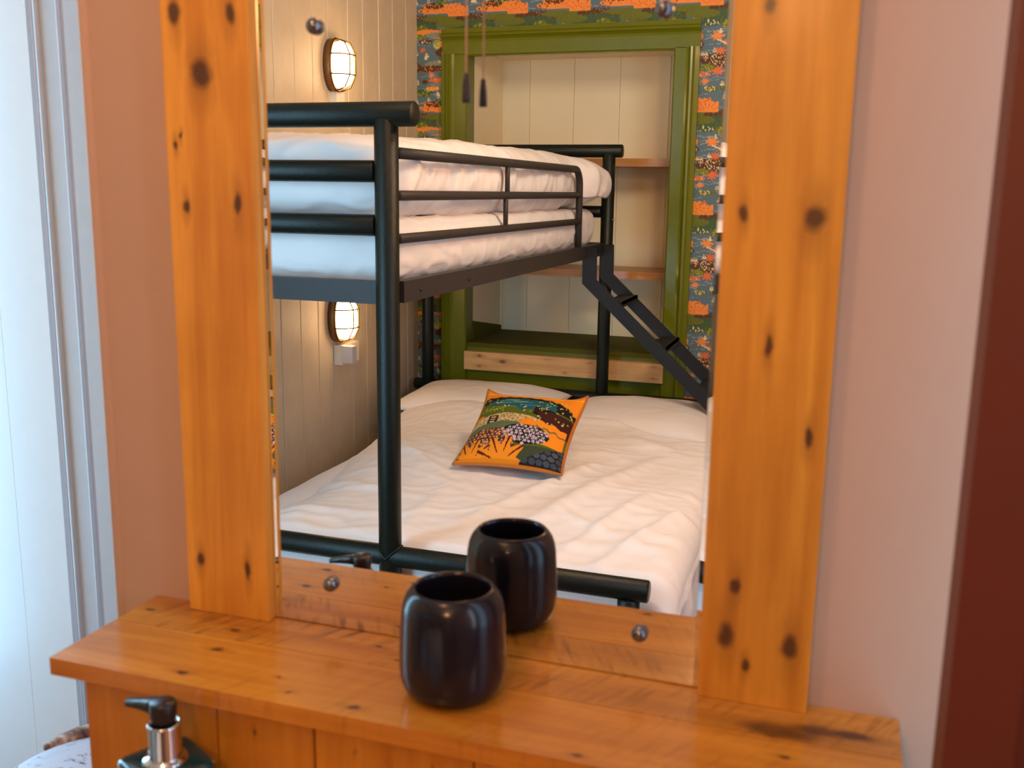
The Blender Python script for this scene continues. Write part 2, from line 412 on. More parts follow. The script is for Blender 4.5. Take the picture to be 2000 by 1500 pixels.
def boat(cx, cy, s):
    d = wrapd(cx); e_ = wrapy(cy)
    paint((e_ < 0) & (e_ > -s * 1.9) & (abs(d) < (e_ + s * 1.9) / 1.9 * 0.75) & (abs(d - 0.3) > 0.3), CRM)
    paint((e_ >= 0.4) & (e_ < s * 0.35 + 0.8) & (abs(d) < s - e_ * 0.6), CRM)
# ty = photo row - 60 at the right-hand strip
hill(30, 48, 30, 12, BRN, CRM, 60, 0.8); hill(92, 42, 26, 7, GRY); hill(80, 50, 30, 6, BRN, ORG, 14)
hill(50, 148, 50, 13, BRN, GRY, 12); hill(45, 158, 46, 14, DGR, OLV, 20); hill(52, 171, 20, 8, OLV, YG, 34, 1.1)
hill(105, 72, 32, 5, RED, CRM, 8); hill(98, 84, 28, 7, GRY, DGR, 16); hill(0, 152, 30, 8, OLV)
hill(95, 142, 34, 6, OLV); hill(60, 162, 16, 9, OLV, YG, 26); hill(105, 20, 18, 8, BRN, CRM, 12)
burst(102, 133, 38, 20); burst(98, 178, 18, 16); burst(16, 139, 20, 20); burst(112, 40, 18, 6, sr((235, 190, 140)))
hill(72, 166, 24, 5, ORG); hill(84, 172, 16, 5, GRY); hill(92, 4, 9, 9, YG, CRM, 14); hill(108, 6, 13, 8, ORG); hill(106, 14, 12, 5, BRN)
coral(28, 6, 13, ORG); coral(44, 17, 9, RED); coral(34, 32, 11); coral(30, 66, 13)
paint((abs(wrapd(40) * 0.5 - wrapy(18)) < 1.4) & (abs(wrapd(40)) < 12), CRM)
for bxy in ((24, 32, 4.5), (70, 26, 5), (50, 78, 6), (47, 112, 6.5), (33, 184, 4), (95, 104, 5), (68, 30, 4)): boat(*bxy)
hill(66, 75, 6, 4, BRN)
for h_ in ((60, 96, 24, 7, DGR, YG, 30), (12, 60, 15, 6, OLV, YG, 20), (86, 118, 18, 6, BRN, ORG, 16), (68, 184, 13, 4, BRN, CRM, 10), (16, 168, 15, 6, DGR, CRM, 14), (82, 88, 14, 4, ORG, CRM, 8), (20, 98, 14, 5, OLV, CRM, 14), (100, 112, 12, 5, DGR, YG, 14), (64, 126, 12, 4, ORG, BRN, 8)): hill(*h_)
coral(80, 62, 8, ORG); coral(10, 84, 8, ORG); coral(62, 14, 7, RED)
for bxy in ((92, 100, 4), (40, 90, 4.5), (74, 110, 4)): boat(*bxy)
lum = tile + rs.uniform(-0.012, 0.012, tile.shape[:2] + (1,)); tile = np.clip(lum, 0, 1)
PXM = 452.0                                        # photo pixels per metre on that wall
def paper(X, Z):
    tx = ((X + 0.50) * 437.0) % TW; ty = ((1.085 - Z) * PXM) % TH
    return tile[(ty * K).astype(int) % (TH * K), (tx * K).astype(int) % (TW * K)]
def grid_wall(name, rects, y, res, mat):
    V, F, C = [], [], []; base = 0
    for (x0, x1, z0, z1) in rects:
        nx, nzz = max(1, int((x1 - x0) / res)), max(1, int((z1 - z0) / res))
        X, Z = np.meshgrid(np.linspace(x0, x1, nx + 1), np.linspace(z0, z1, nzz + 1))
        V.append(np.stack([X.ravel(), np.full(X.size, y), Z.ravel() + ZO], 1)); C.append(paper(X.ravel(), Z.ravel()))
        i = np.arange(nx * nzz); r0 = (i // nx) * (nx + 1) + i % nx + base
        F.append(np.stack([r0, r0 + 1, r0 + nx + 2, r0 + nx + 1], 1)[:, ::-1]); base += X.size
    V = np.concatenate(V); F = np.concatenate(F); C = np.concatenate(C)
    me = bpy.data.meshes.new(name); me.vertices.add(len(V)); me.vertices.foreach_set('co', V.ravel())
    me.loops.add(F.size); me.loops.foreach_set('vertex_index', F.ravel()); me.polygons.add(len(F))
    me.polygons.foreach_set('loop_start', np.arange(0, F.size, 4)); me.polygons.foreach_set('loop_total', np.full(len(F), 4))
    me.update(calc_edges=True)
    a = me.color_attributes.new('print', 'FLOAT_COLOR', 'POINT'); a.data.foreach_set('color', np.concatenate([C, np.ones((len(C), 1))], 1).ravel())
    return link(name, me, mat)
M['paper'] = vcol_mat('printed_wallpaper', 0.6)
wb = box('wall_back', M['pink'], -1.80, -1.60, -3.40, -3.306, BOT, TOP, kind='structure')
box('wall_panel', M['pink'], -0.505, 1.10, -3.40, -3.306, BOT, TOP, parent=wb); box('wall_panel', M['pink'], -1.60, -0.505, -3.40, -3.306, 1.13, TOP, parent=wb)
g = grid_wall('wallpaper', [(-1.738, -1.60, -0.5, TOP), (-0.51, 0.25, -0.5, TOP), (-1.60, -0.51, 1.12, TOP)], -3.30, 0.0030, M['paper']); g.parent = wb
box('wallpaper', M['pink'], 0.25, 1.06, -3.306, -3.300, BOT, TOP, parent=wb)

# alcove cupboard in the back wall: green architrave, white inside, two shelves
al = thing('alcove_cupboard', 'green-framed alcove cupboard with cream interior and wooden shelves behind the bunk bed', 'cupboard', (-1.05, -3.30, BOT))
AX0, AX1, AY, AF = -1.50, -0.60, -3.77, -0.222
box('side_panel', M['alcove'], AX0 - 0.02, AX0, AY, -3.375, AF, 1.06, al)
box('side_panel', M['alcove'], AX1, AX1 + 0.02, AY, -3.375, AF, 1.06, al)
box('top_panel', M['alcove'], AX0 - 0.02, AX1 + 0.02, AY, -3.375, 1.06, 1.08, al)
for (a, c2) in ((-1.50, -1.364), (-1.364, -1.148), (-1.148, -0.93), (-0.93, -0.715), (-0.715, -0.60)):
    box('back_board', M['alcove'], a + 0.0008, c2 - 0.0008, AY - 0.015, AY, AF, 1.08, al, bevel=0.002, seg=1)
box('back_panel', M['alcove'], AX0 - 0.02, AX1 + 0.02, AY - 0.03, AY - 0.015, AF, 1.08, al)
box('batten', M['alcove'], -0.722, -0.700, AY, AY + 0.012, AF, 1.06, al, bevel=0.002)
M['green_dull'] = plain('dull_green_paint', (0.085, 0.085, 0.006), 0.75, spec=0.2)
box('floor_board', M['green_dull'], AX0, AX1, AY, -3.30, AF - 0.02, AF, al, bevel=0.002)
bm = bmesh.new()   # flat green wedge on the left inner side, its top falling towards the back
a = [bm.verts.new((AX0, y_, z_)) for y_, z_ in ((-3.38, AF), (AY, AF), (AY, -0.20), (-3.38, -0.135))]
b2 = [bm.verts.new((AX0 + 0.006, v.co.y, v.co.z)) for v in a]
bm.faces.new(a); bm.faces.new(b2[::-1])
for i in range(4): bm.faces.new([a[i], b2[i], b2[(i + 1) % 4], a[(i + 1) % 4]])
finish(bm, 'side_wedge', M['green_dull'], al)
def arch(x0, x1, z0, z1, out, horiz=False, parent=None):
    """architrave strip of flat, stepped ridge and bead."""
    bm = bmesh.new()
    W_ = (x1 - x0) if not horiz else (z1 - z0)
    prof = [(0.0, 0.0), (0.0, 0.022), (0.018, 0.024), (0.026, 0.034), (0.034, 0.036), (0.040, 0.026), (0.047, 0.018), (0.056, 0.014), (W_ - 0.006, 0.014), (W_, 0.008), (W_, 0.0)]
    pts = []
    for t, dpt in prof:
        if not horiz:
            xx = (x0 + t) if out < 0 else (x1 - t); pts.append((xx, -3.30 + dpt))
        else: pts.append((z1 - t, -3.30 + dpt))
    if not horiz:
        A = [bm.verts.new((q[0], q[1], z0)) for q in pts]; B = [bm.verts.new((q[0], q[1], z1)) for q in pts]
    else:
        A = [bm.verts.new((x0, q[1], q[0])) for q in pts]; B = [bm.verts.new((x1, q[1], q[0])) for q in pts]
    bm.faces.new(A); bm.faces.new(B[::-1]); n_ = len(A)
    for i in range(n_): bm.faces.new([A[i], B[i], B[(i + 1) % n_], A[(i + 1) % n_]])
    return finish(bm, 'architrave', M['green'], parent)
arch(-1.612, -1.497, BOT, 1.03, -1, parent=al); arch(-0.605, -0.500, BOT, 1.03, 1, parent=al)
arch(-1.612, -0.500, 1.022, 1.135, 0, True, al)
box('jamb', M['green'], -1.51, -1.499, -3.385, -3.29, AF, 1.035, al); box('jamb', M['green'], -0.601, -0.59, -3.385, -3.29, AF, 1.035, al)
box('jamb', M['green'], -1.51, -0.59, -3.385, -3.29, 1.030, 1.045, al)
sm = pine('alcove_shelf_pine', 'x', (0.52, 0.24, 0.06), (0.36, 0.14, 0.03), rough=0.5, seed=3)
box('shelf', sm, AX0, AX1, -3.76, -3.46, 0.566, 0.600, al, bevel=0.002); box('shelf', sm, AX0, AX1, -3.76, -3.46, 0.080, 0.113, al, bevel=0.002)
box('lower_panel', M['green'], AX0, AX1, -3.33, -3.305, BOT, AF - 0.02, al, bevel=0.003)
pk = [(-1.42, -3.26, -0.275, 0.008), (-1.42, -3.26, -0.322, 0.008), (-1.31, -3.26, -0.295, 0.011), (-1.10, -3.26, -0.27, 0.006), (-1.02, -3.26, -0.325, 0.006), (-0.91, -3.26, -0.275, 0.006), (-0.63, -3.26, -0.272, 0.006), (-0.63, -3.26, -0.322, 0.006)]
pm = pine('pale_pine_rail', 'x', (0.80, 0.50, 0.21), (0.62, 0.32, 0.10), pk, rough=0.5, seed=8, coat=0.05)
o = box('rail_board', pm, -1.495, -0.590, -3.302, -3.265, -0.341, -0.258, al, bevel=0.003); o['label'] = 'pale knotty pine board across the front'

# ================================================================= BUNK BED
bed = thing('bunk_bed', 'black tubular metal bunk bed, single over double, with slanting ladder', 'bunk bed', (-0.95, -2.19, BOT))
FY, HY = -1.187, -3.187
BK = M['black']
XF = (-1.680, -0.870); XH = (-1.638, -0.834)
for x in XF: tube('post', BK, [(x, FY, BOT + 0.002), (x, FY, 0.61)], 0.0275, bed, 24)
for x in XH: tube('post', BK, [(x, HY, BOT + 0.002), (x, HY, 0.61)], 0.0265, bed, 24)
tube('top_rail', BK, [(-1.715, FY, 0.620), (-0.799, FY, 0.620)], 0.0275, bed, 28)
tube('top_rail', BK, [(-1.715, HY, 0.620), (-0.778, HY, 0.620)], 0.0265, bed, 28)
for z in (0.496, 0.376):
    tube('cross_rail', BK, [(-1.655, FY, z), (-0.895, FY, z)], 0.0245, bed, 20)
    tube('cross_rail', BK, [(-1.615, HY, z), (-0.858, HY, z)], 0.0240, bed, 20)
tube('lower_rail', BK, [(-1.715, FY, -0.410), (-0.240, FY, -0.410)], 0.0255, bed, 28)
tube('lower_rail', BK, [(-1.700, HY, -0.406), (-0.245, HY, -0.406)], 0.0255, bed, 28)
for yq in (FY, HY):
    tube('leg', BK, [(-0.285, yq, BOT + 0.002), (-0.285, yq, -0.43)], 0.0255, bed, 20)
# weld beads where post and lower rail meet
for x in (-0.870, -1.680):
    bm = bmesh.new(); n_ = 28
    ring = [(x + 0.0285 * math.cos(t), FY + 0.0285 * math.sin(t), -0.410 + math.sqrt(max(0, 0.0265 ** 2 - (0.0265 * math.sin(t)) ** 2)) * 1.0) for t in [2 * math.pi * k / n_ for k in range(n_ + 1)]]
    tube_bm(bm, ring, 0.0028, 8, False); finish(bm, 'weld', BK, bed, True)
# single bunk frame
RL = M['rail']
box('side_rail', RL, -0.866, -0.838, HY + 0.02, FY - 0.02, 0.200, 0.250, bed, bevel=0.003)
box('side_rail', RL, -1.675, -1.647, HY + 0.02, FY - 0.02, 0.200, 0.250, bed, bevel=0.003)
box('end_rail', RL, -1.66, -0.89, FY - 0.015, FY + 0.015, 0.198, 0.250, bed, bevel=0.003)
box('end_rail', RL, -1.62, -0.85, HY - 0.015, HY + 0.015, 0.198, 0.250, bed, bevel=0.003)
for k in range(13):
    yk = -1.28 - k * 0.15
    box('slat', RL, -1.648, -0.866, yk - 0.03, yk, 0.228, 0.238, bed)
# double base
box('side_rail', RL, -0.280, -0.252, HY + 0.02, FY - 0.02, -0.72, -0.66, bed, bevel=0.003)
box('side_rail', RL, -1.690, -1.664, HY + 0.02, FY - 0.02, -0.72, -0.66, bed, bevel=0.003)
for k in range(9):
    yk = -1.30 - k * 0.22
    box('slat', RL, -1.665, -0.280, yk - 0.06, yk, -0.672, -0.660, bed)
# guard rail
gx = -0.852
def arcpts(y0, z0, r, n_=7): return [(gx, y0 - r * math.sin(t), z0 - r + r * math.cos(t)) for t in [math.pi / 2 * k / n_ for k in range(n_ + 1)]]
top = [(gx, -1.205, 0.537), (gx, -1.9, 0.537)] + arcpts(-2.735, 0.537, 0.065) + [(gx, -2.80, 0.40), (gx, -2.80, 0.215)]
tube('guard_rail', RL, top, 0.0130, bed, 14)
for z in (0.443, 0.346): tube('guard_rail', RL, [(gx, -1.205, z), (gx, -2.80, z)], 0.0115, bed, 14)
for (z0, z1, yq) in ((0.443, 0.537, -1.968), (0.346, 0.443, -1.955)):
    tube('guard_bar', RL, [(gx, yq, z0), (gx, yq, z1)], 0.0075, bed, 12)
for yq in (-1.3, -1.62): tube('bolt', M['plastic'], [(-0.840, yq, 0.222), (-0.835, yq, 0.222)], 0.0045, bed, 10)
tube('bolt', M['chrome'], [(-0.812, HY + 0.006, 0.345), (-0.804, HY + 0.012, 0.345)], 0.005, bed, 10)
# ladder
ld = box('ladder', M['ladder'], -0.842, -0.832, -3.16, -2.86, 0.215, 0.246, bed, bevel=0.002); ld['label'] = 'black slanting bunk ladder with flat treads'
TH_ = math.atan2(0.33, 0.359)
def stringer(y0, y1):
    p = [(-0.849, 0.245), (-0.794, 0.245), (-0.792, 0.124), (0.14, 0.124 - 0.932 * 0.92), (0.14 - 0.075, 0.124 - 0.932 * 0.92), (-0.847, 0.108)]
    e = prism_y('stringer', M['ladder'], p, y0, y1, ld, bevel=0.0015)
stringer(-2.868, -2.856); stringer(-3.156, -3.144)
for k in range(5):
    xk = -0.725 + k * 0.178; zk = 0.040 - k * 0.164
    box('tread', M['ladder'], xk - 0.030, xk + 0.040, -3.144, -2.868, zk - 0.008, zk + 0.004, ld, bevel=0.0015)
    box('tread_lip', M['ladder'], xk + 0.034, xk + 0.040, -3.144, -2.868, zk - 0.018, zk + 0.004, ld, bevel=0.001)

# ---- bedding
def mat_fn(p, n):
    a = 0.004 * nz(p.x, p.y, p.z, 9) + 0.006 * max(0, rip(p.x, p.y * 0.8, p.z * 2.5, 9) - 0.66) * 2 + 0.0015 * nz(p.x, p.y, p.z, 30)
    return n * a
o = soft_box('mattress', M['sheet'], (-1.640, -3.135, 0.240), (-0.866, -1.222, 0.388), (0.045, 0.05, 0.06), 0.0115, mat_fn)
tag(o, 'single mattress in a white fitted sheet on the upper bunk', 'mattress')
def duv_fn(p, n):
    v = Vector((0, 0, 0))
    side = max(0.0, min(1.0, (p.x + 1.0) / 0.12))
    end = max(0.0, min(1.0, (-2.815 - p.y) / 0.09))
    v += n * (0.012 * nz(p.x, p.y, p.z, 3.2) + 0.007 * nz(p.x + 3, p.y, p.z, 9) + 0.012 * max(0, rip(p.x * 0.7, p.y * 1.6, p.z * 0.8, 9) - 0.60) + 0.004 * nz(p.x, p.y, p.z * 0.5, 22) + 0.013 * side * max(0, rip(p.y * 1.3 + p.z * 1.1, p.z * 0.5, 2.3, 7) - 0.62) + 0.010 * side * nz(p.y + p.z * 0.6, 1.0, 0, 11))
    v.x += (0.062 * end - 0.010 * (1 - end)) * side
    tz = min(1, max(0, (p.z - 0.47) / 0.09)); tz = tz * tz * (3 - 2 * tz)
    if p.z > 0.47:                                         # crown over the middle, lower at the foot
        cx_ = 1 - ((p.x + 1.25) / 0.42) ** 2; v.z += 0.045 * max(0, cx_) * (0.55 + 0.45 * min(1, max(0, (-p.y - 1.2) / 0.9))) * tz - 0.01 * tz
        v.z -= 0.028 * tz * max(0, min(1, (p.y + 1.62) / 0.4)) * (0.6 - 0.4 * nz(p.x, p.y, 0, 5))
    if p.z < 0.43: v.z += 0.015 * nz(0, p.y, 0, 6) - 0.004
    if p.z < 0.43 and p.y < -2.78: v.z += 0.03 * side
    return v
o = soft_box('duvet', M['sheet'], (-1.650, -3.150, 0.392), (-0.862, -1.225, 0.575), (0.085, 0.085, 0.088), 0.0110, duv_fn)
tag(o, 'puffy white duvet folded over the upper bunk behind its guard rail', 'duvet')

def mat2(p, n): return n * 0.003 * nz(p.x, p.y, p.z, 8)
o = soft_box('mattress', M['sheet'], (-1.475, -3.150, -0.660), (-0.270, -1.236, -0.446), (0.05, 0.05, 0.05), 0.04, mat2)
tag(o, 'double mattress of the lower bed under the wide white duvet', 'mattress')
# pillows: rounded cushions with pinched corners
def pillow(name, x0, x1, y0, y1, z0, hgt, mat, tilt=0.0, seed=0, n_=46):
    bm = bmesh.new(); cx, cy = (x0 + x1) / 2, (y0 + y1) / 2; hx, hy = (x1 - x0) / 2, (y1 - y0) / 2
    def s(u, v, sg):
        ed = (1 - abs(u) ** 3.2) * (1 - abs(v) ** 3.2); h = hgt * max(0, ed) ** 0.55
        ux = u * (1 - 0.035 * (1 - abs(v) ** 2)); vy = v * (1 - 0.05 * (1 - abs(u) ** 2))
        x = cx + hx * ux; y = cy + hy * vy; z = z0 + (h if sg > 0 else -0.35 * h) + tilt * (-vy)
        z += 0.006 * nz(x + seed, y, sg, 7) * ed + 0.004 * max(0, rip(x, y + seed, 0, 9) - 0.5) * ed
        return (x, y, z)
    for sg in (1, -1):
        g = [[bm.verts.new(s(-1 + 2 * i / n_, -1 + 2 * j / n_, sg)) for i in range(n_ + 1)] for j in range(n_ + 1)]
        for j in range(n_):
            for i in range(n_): bm.faces.new([g[j][i], g[j][i + 1], g[j + 1][i + 1], g[j + 1][i]])
    bmesh.ops.remove_doubles(bm, verts=bm.verts, dist=0.0004)
    return finish(bm, name, mat, None, True)
o = pillow('pillow', -1.612, -0.950, -3.150, -2.70, -0.408, 0.064, M['sheet'], 0.010, 1)
tag(o, 'white pillow against the boarded wall on the lower bed', 'pillow')
o = pillow('pillow', -0.905, -0.285, -3.140, -2.58, -0.418, 0.070, M['sheet'], 0.004, 7)
tag(o, 'white pillow below the foot of the slanting ladder', 'pillow')
# wide duvet of the lower bed: a sheet that covers the mattress and hangs over its free side
FS = []
rd = random.Random(11)
for k in range(60):
    x = rd.uniform(-1.5, -0.3); yv = rd.uniform(-2.6, -1.25); a = rd.uniform(-0.5, 0.9); L = rd.uniform(0.12, 0.42)
    FS.append((x, yv, x + L * math.cos(a), yv + L * math.sin(a), rd.uniform(0.014, 0.034), rd.uniform(0.002, 0.006)))
for (x0, y0, x1, y1, w_, h_) in ((-0.66, -1.35, -0.42, -2.25, 0.034, 0.016), (-0.50, -1.28, -0.36, -1.85, 0.022, 0.013), (-0.78, -1.45, -0.60, -2.1, 0.028, 0.016), (-0.38, -1.28, -0.26, -1.7, 0.022, 0.018),
                              (-1.5, -1.35, -0.95, -1.45, 0.03, 0.010), (-1.55, -1.75, -1.0, -1.62, 0.03, 0.010), (-1.4, -2.3, -1.1, -1.9, 0.03, 0.012), (-0.95, -1.75, -0.9, -1.3, 0.03, 0.010),
                              (-0.6, -2.5, -0.35, -2.3, 0.04, 0.014), (-0.9, -2.62, -0.4, -2.62, 0.03, 0.012)): FS.append((x0, y0, x1, y1, w_, h_))
def lower_duvet():
    bm = bmesh.new(); nu, nv = 210, 230; XL, XR = -1.605, -0.198
    Lt = XR - XL; drop = 0.20; tot = Lt + drop
    def P(u, v):
        s_ = u * tot; yv = -1.222 + v * (-2.86 + 1.222 + 0.10 * min(1, max(0, (s_ - 0.45) / 0.3)) + 0.22 * min(1, max(0, (s_ - 0.75) / 0.4)))
        shl = 0.115 * min(1, max(0, (yv + 2.55) / 0.9))                # the wall side runs in towards the foot
        skew = 0.10 * max(0, min(1, (-yv - 1.222) / 1.5))            # free edge runs in a little towards the head
        XRr = XR - skew * 0.35
        prof = min(1, (s_) / 0.09); prof2 = min(1, max(0, (-1.222 - yv) / 0.06))
        z = -0.462 + 0.062 * math.sin(prof * math.pi / 2) ; z -= 0.05 * (1 - math.sin(prof2 * math.pi / 2))
        z -= 0.06 * max(0, 1 - s_ / 0.035); z -= 0.03 * min(1, max(0, (yv + 2.4) / 0.8)) * max(0, 1 - s_ / 0.2); z -= (0.115 - 0.05 * min(1, max(0, (-yv - 2.2) / 0.6))) * max(0, 1 - (s_ / 0.34)) ** 1.6
        z += 0.018 * nz(s_, yv, 0, 2.2) + 0.010 * math.exp(-((s_ - 0.8) ** 2 + (yv + 2.2) ** 2) / 0.06)
        hp = 1.0
        z += 0.030 * min(1, max(0, (-yv - 2.50) / 0.2)) * (1 if s_ < Lt - 0.15 else 0.5)
        endv = max(0, (v - 0.985) / 0.015); z -= 0.014 * endv
        Ls = Lt - skew * 0.35
        if s_ < Ls - 0.06:
            x = XL + s_ + shl * max(0, 1 - s_ / 0.7)
        else:
            q = s_ - (Ls - 0.06); R_ = 0.075
            if q < R_ * math.pi / 2:
                t = q / R_; x = XL + Ls - 0.06 + R_ * math.sin(t); z -= R_ * (1 - math.cos(t))
            else:
                e_ = q - R_ * math.pi / 2; x = XL + Ls - 0.06 + R_ + 0.012 * math.sin(yv * 26) * min(1, e_ / 0.05) + 0.006; z -= R_ + e_; hp = 0.4
        fd = fold((x, yv), FS) * hp
        z += fd; x += fd * (1 - hp)
        z += 0.0022 * nz(x, yv, 0, 24) + 0.003 * max(0, rip(x * 0.8, yv, 0, 9) - 0.65)
        return (x, yv, z)
    g = [[bm.verts.new(P(i / nu, j / nv)) for i in range(nu + 1)] for j in range(nv + 1)]
    for j in range(nv):
        for i in range(nu): bm.faces.new([g[j][i], g[j][i + 1], g[j + 1][i + 1], g[j + 1][i]])
    # foot end drop
    prev = g[0]
    for st in range(1, 7):
        row = [bm.verts.new((v.co.x, v.co.y + 0.002, v.co.z - 0.022)) for v in prev]
        for i in range(nu): bm.faces.new([prev[i + 1], prev[i], row[i], row[i + 1]])
        prev = row
    o = finish(bm, 'duvet', M['sheet'], None, True)
    md = o.modifiers.new('thickness', 'SOLIDIFY'); md.thickness = 0.008; md.offset = -1
    return o
o = lower_duvet(); tag(o, 'wide creased white duvet spread over the lower double bed', 'duvet')

# ---- printed cushion
CN = 360
ci = np.zeros((CN, CN, 3)); cv, cuu = np.mgrid[0:CN, 0:CN] / CN
cO, cO2, cD, cT, cG, cC, cGG, cS, cB = map(sr, ((232, 136, 26), (246, 178, 50), (34, 18, 18), (24, 88, 98), (84, 96, 24), (205, 180, 130), (92, 104, 70), (62, 74, 84), (60, 24, 20)))
rs = np.random.RandomState(3)
ci[:] = cG
def cp(mask, c): ci[mask] = c
arch_ = lambda base, amp, cx_, wd: base + amp * ((cuu - cx_) / wd) ** 2
l1 = 0.145 + 0.16 * np.clip((cuu - 0.55) / 0.45, 0, 1) ** 2 + 0.008 * np.sin(cuu * 60)
cp(cv < l1, cO)
for k in range(16):
    y0 = rs.uniform(0, 0.13); x0 = rs.uniform(0, 0.8); cp((abs(cv - y0 - 0.02 * np.sin(cuu * 9 + k)) < 0.006) & (cuu > x0) & (cuu < x0 + rs.uniform(0.1, 0.3)) & (cv < l1), cO2)
cp((cv >= l1) & (cv < 0.26 + 0.35 * np.clip(cuu - 0.55, 0, 1)), cD)
cp((((cuu - 0.45) / 0.36) ** 2 + ((cv - 0.26) / 0.075) ** 2) < 1, cT)
cp((((cuu - 0.62) / 0.2) ** 2 + ((cv - 0.32) / 0.09) ** 2) < 1, cT)
for k in range(12):
    y0 = rs.uniform(0.2, 0.33); x0 = rs.uniform(0.15, 0.6); cp((abs(cv - y0) < 0.0035) & (cuu > x0) & (cuu < x0 + 0.15) & (((cuu - 0.45) / 0.36) ** 2 + ((cv - 0.26) / 0.075) ** 2 < 1), sr((110, 150, 140)))
cp((((cuu - 0.1) / 0.34) ** 2 + ((cv - 0.40) / 0.09) ** 2) < 1, cG)
cp((cuu > 0.5) & (cv > 0.36 + 0.0 * cuu) & (cv < 0.46), cG)
cp((cuu > 0.60) & (cv > 0.30 + 0.3 * (cuu - 0.6)) & (cv < 0.42 + 0.55 * (cuu - 0.6)), cD)
cp((cuu > 0.66) & (cv > 0.38) & (cv < 0.36 + 0.5 * (cuu - 0.4)) , cB)
for k in range(110):
    x0 = rs.uniform(0.02, 0.99); y0 = rs.uniform(0.16, 0.54)
    if (x0 < 0.22 and y0 > 0.3) or (0.35 < x0 < 0.6 and y0 < 0.3): continue
    if x0 < 0.6 and y0 > 0.42: continue
    cp(((cuu - x0) / 0.007) ** 2 + ((cv - y0) / 0.011) ** 2 < 1, sr((205, 190, 130) if k % 2 else (150, 160, 50)))
for k in range(40):
    x0 = rs.uniform(0.05, 0.3); y0 = rs.uniform(0.33, 0.40); cp(((cuu - x0) / 0.006) ** 2 + ((cv - y0) / 0.006) ** 2 < 1, sr((180, 180, 40)))
a1 = 0.44 + 0.10 * ((cuu - 0.38) / 0.4) ** 2; a2 = 0.57 + 0.08 * ((cuu - 0.38) / 0.4) ** 2
band = (cv > a1) & (cv < a2) & (cuu < 0.72); cp(band, cC)
spk = rs.rand(CN // 3, CN // 3).repeat(3, 0).repeat(3, 1) > 0.72; cp(band & spk, sr((120, 88, 40)))
cp((cuu < 0.1) & (cv > 0.45) & (cv < 0.50), cO)
cp((cuu > 0.17) & (cuu < 0.27) & (cv > 0.475) & (cv < 0.625), cD)
for k in range(4): cp((cuu > 0.195) & (cuu < 0.25) & (abs(cv - 0.505 - 0.032 * k) < 0.007), cC)
cp((cv > a2) & (cv < a2 + 0.10) & (cuu < 0.75), cGG)
cp((cuu > 0.52) & (cv > 0.50 + 0.12 * (cuu - 0.52) + 0.012 * np.sin(cuu * 50)) & (cv < 0.80) & (cuu < 0.97), cO)
cp((cuu > 0.68) & (abs(cv - 0.60 - 0.15 * (cuu - 0.7) - 0.012 * np.sin(cuu * 70)) < 0.009), cGG)
blob = (((cuu - 0.60) / 0.24) ** 2 + ((cv - 0.71) / 0.115) ** 2) < 1; cp(blob, cD)
blob2 = (((cuu - 0.27) / 0.27) ** 2 + ((cv - 0.80) / 0.14) ** 2) < 1; cp(blob2, sr((84, 40, 22)))
cp((cv > 0.90 - 0.1 * cuu) & (cuu > 0.45), cGG * 0.4)
def star(x0, y0, r, c):
    d = np.hypot(cuu - x0, cv - y0); an = np.arctan2(cv - y0, cuu - x0); cp(d < r * (0.62 + 0.38 * np.cos(an * 5)), c)
gx_ = 0
for j in range(7):
    for i in range(12):
        x0 = 0.38 + i * 0.043 + (j % 2) * 0.02; y0 = 0.615 + j * 0.034
        if ((x0 - 0.60) / 0.23) ** 2 + ((y0 - 0.71) / 0.11) ** 2 < 1: star(x0 + rs.uniform(-.007, .007), y0 + rs.uniform(-.007, .007), rs.uniform(0.016, 0.023), sr((205, 190, 200)))
for j in range(9):
    for i in range(14):
        x0 = 0.01 + i * 0.04 + (j % 2) * 0.02; y0 = 0.68 + j * 0.03
        if ((x0 - 0.27) / 0.26) ** 2 + ((y0 - 0.80) / 0.135) ** 2 < 1: star(x0 + rs.uniform(-.008, .008), y0 + rs.uniform(-.007, .007), rs.uniform(0.012, 0.017), sr((225, 170, 80) if (i + j) % 2 else (215, 150, 140)))
def fan(cx_, cy_, r, a0, a1_):
    d = np.hypot(cuu - cx_, cv - cy_); an = np.arctan2(-(cv - cy_), cuu - cx_)
    mk = (an > a0) & (an < a1_) & (d < r * (0.8 + 0.2 * np.cos(an * 9)));  cp(mk, cO); cp(mk & (np.abs(np.sin(an * 4.5)) < 0.22) & (d > r * 0.35), sr((90, 24, 18)))
fan(0.13, 1.0, 0.22, 0.0, 3.14); fan(0.43, 1.0, 0.25, 0.2, 2.9)
cp((cv > 0.965) & (cuu < 0.62), cO * 0.8)
ston = (cuu > 0.60) & (cv > 0.98 - 0.55 * (cuu - 0.60)); cp(ston, cD)
cents = [(x0 + (j % 2) * 0.03, 0.80 + j * 0.052) for j in range(4) for x0 in np.arange(0.62, 1.0, 0.068)]
for (x0, y0) in cents:
    cp(ston & (((cuu - x0) / 0.031) ** 2 + ((cv - y0) / 0.024) ** 2 < 1), cS * rs.uniform(0.7, 1.25))
cp((cuu < 0.012) | (cuu > 0.988) | (cv > 0.988), cO * 0.7)
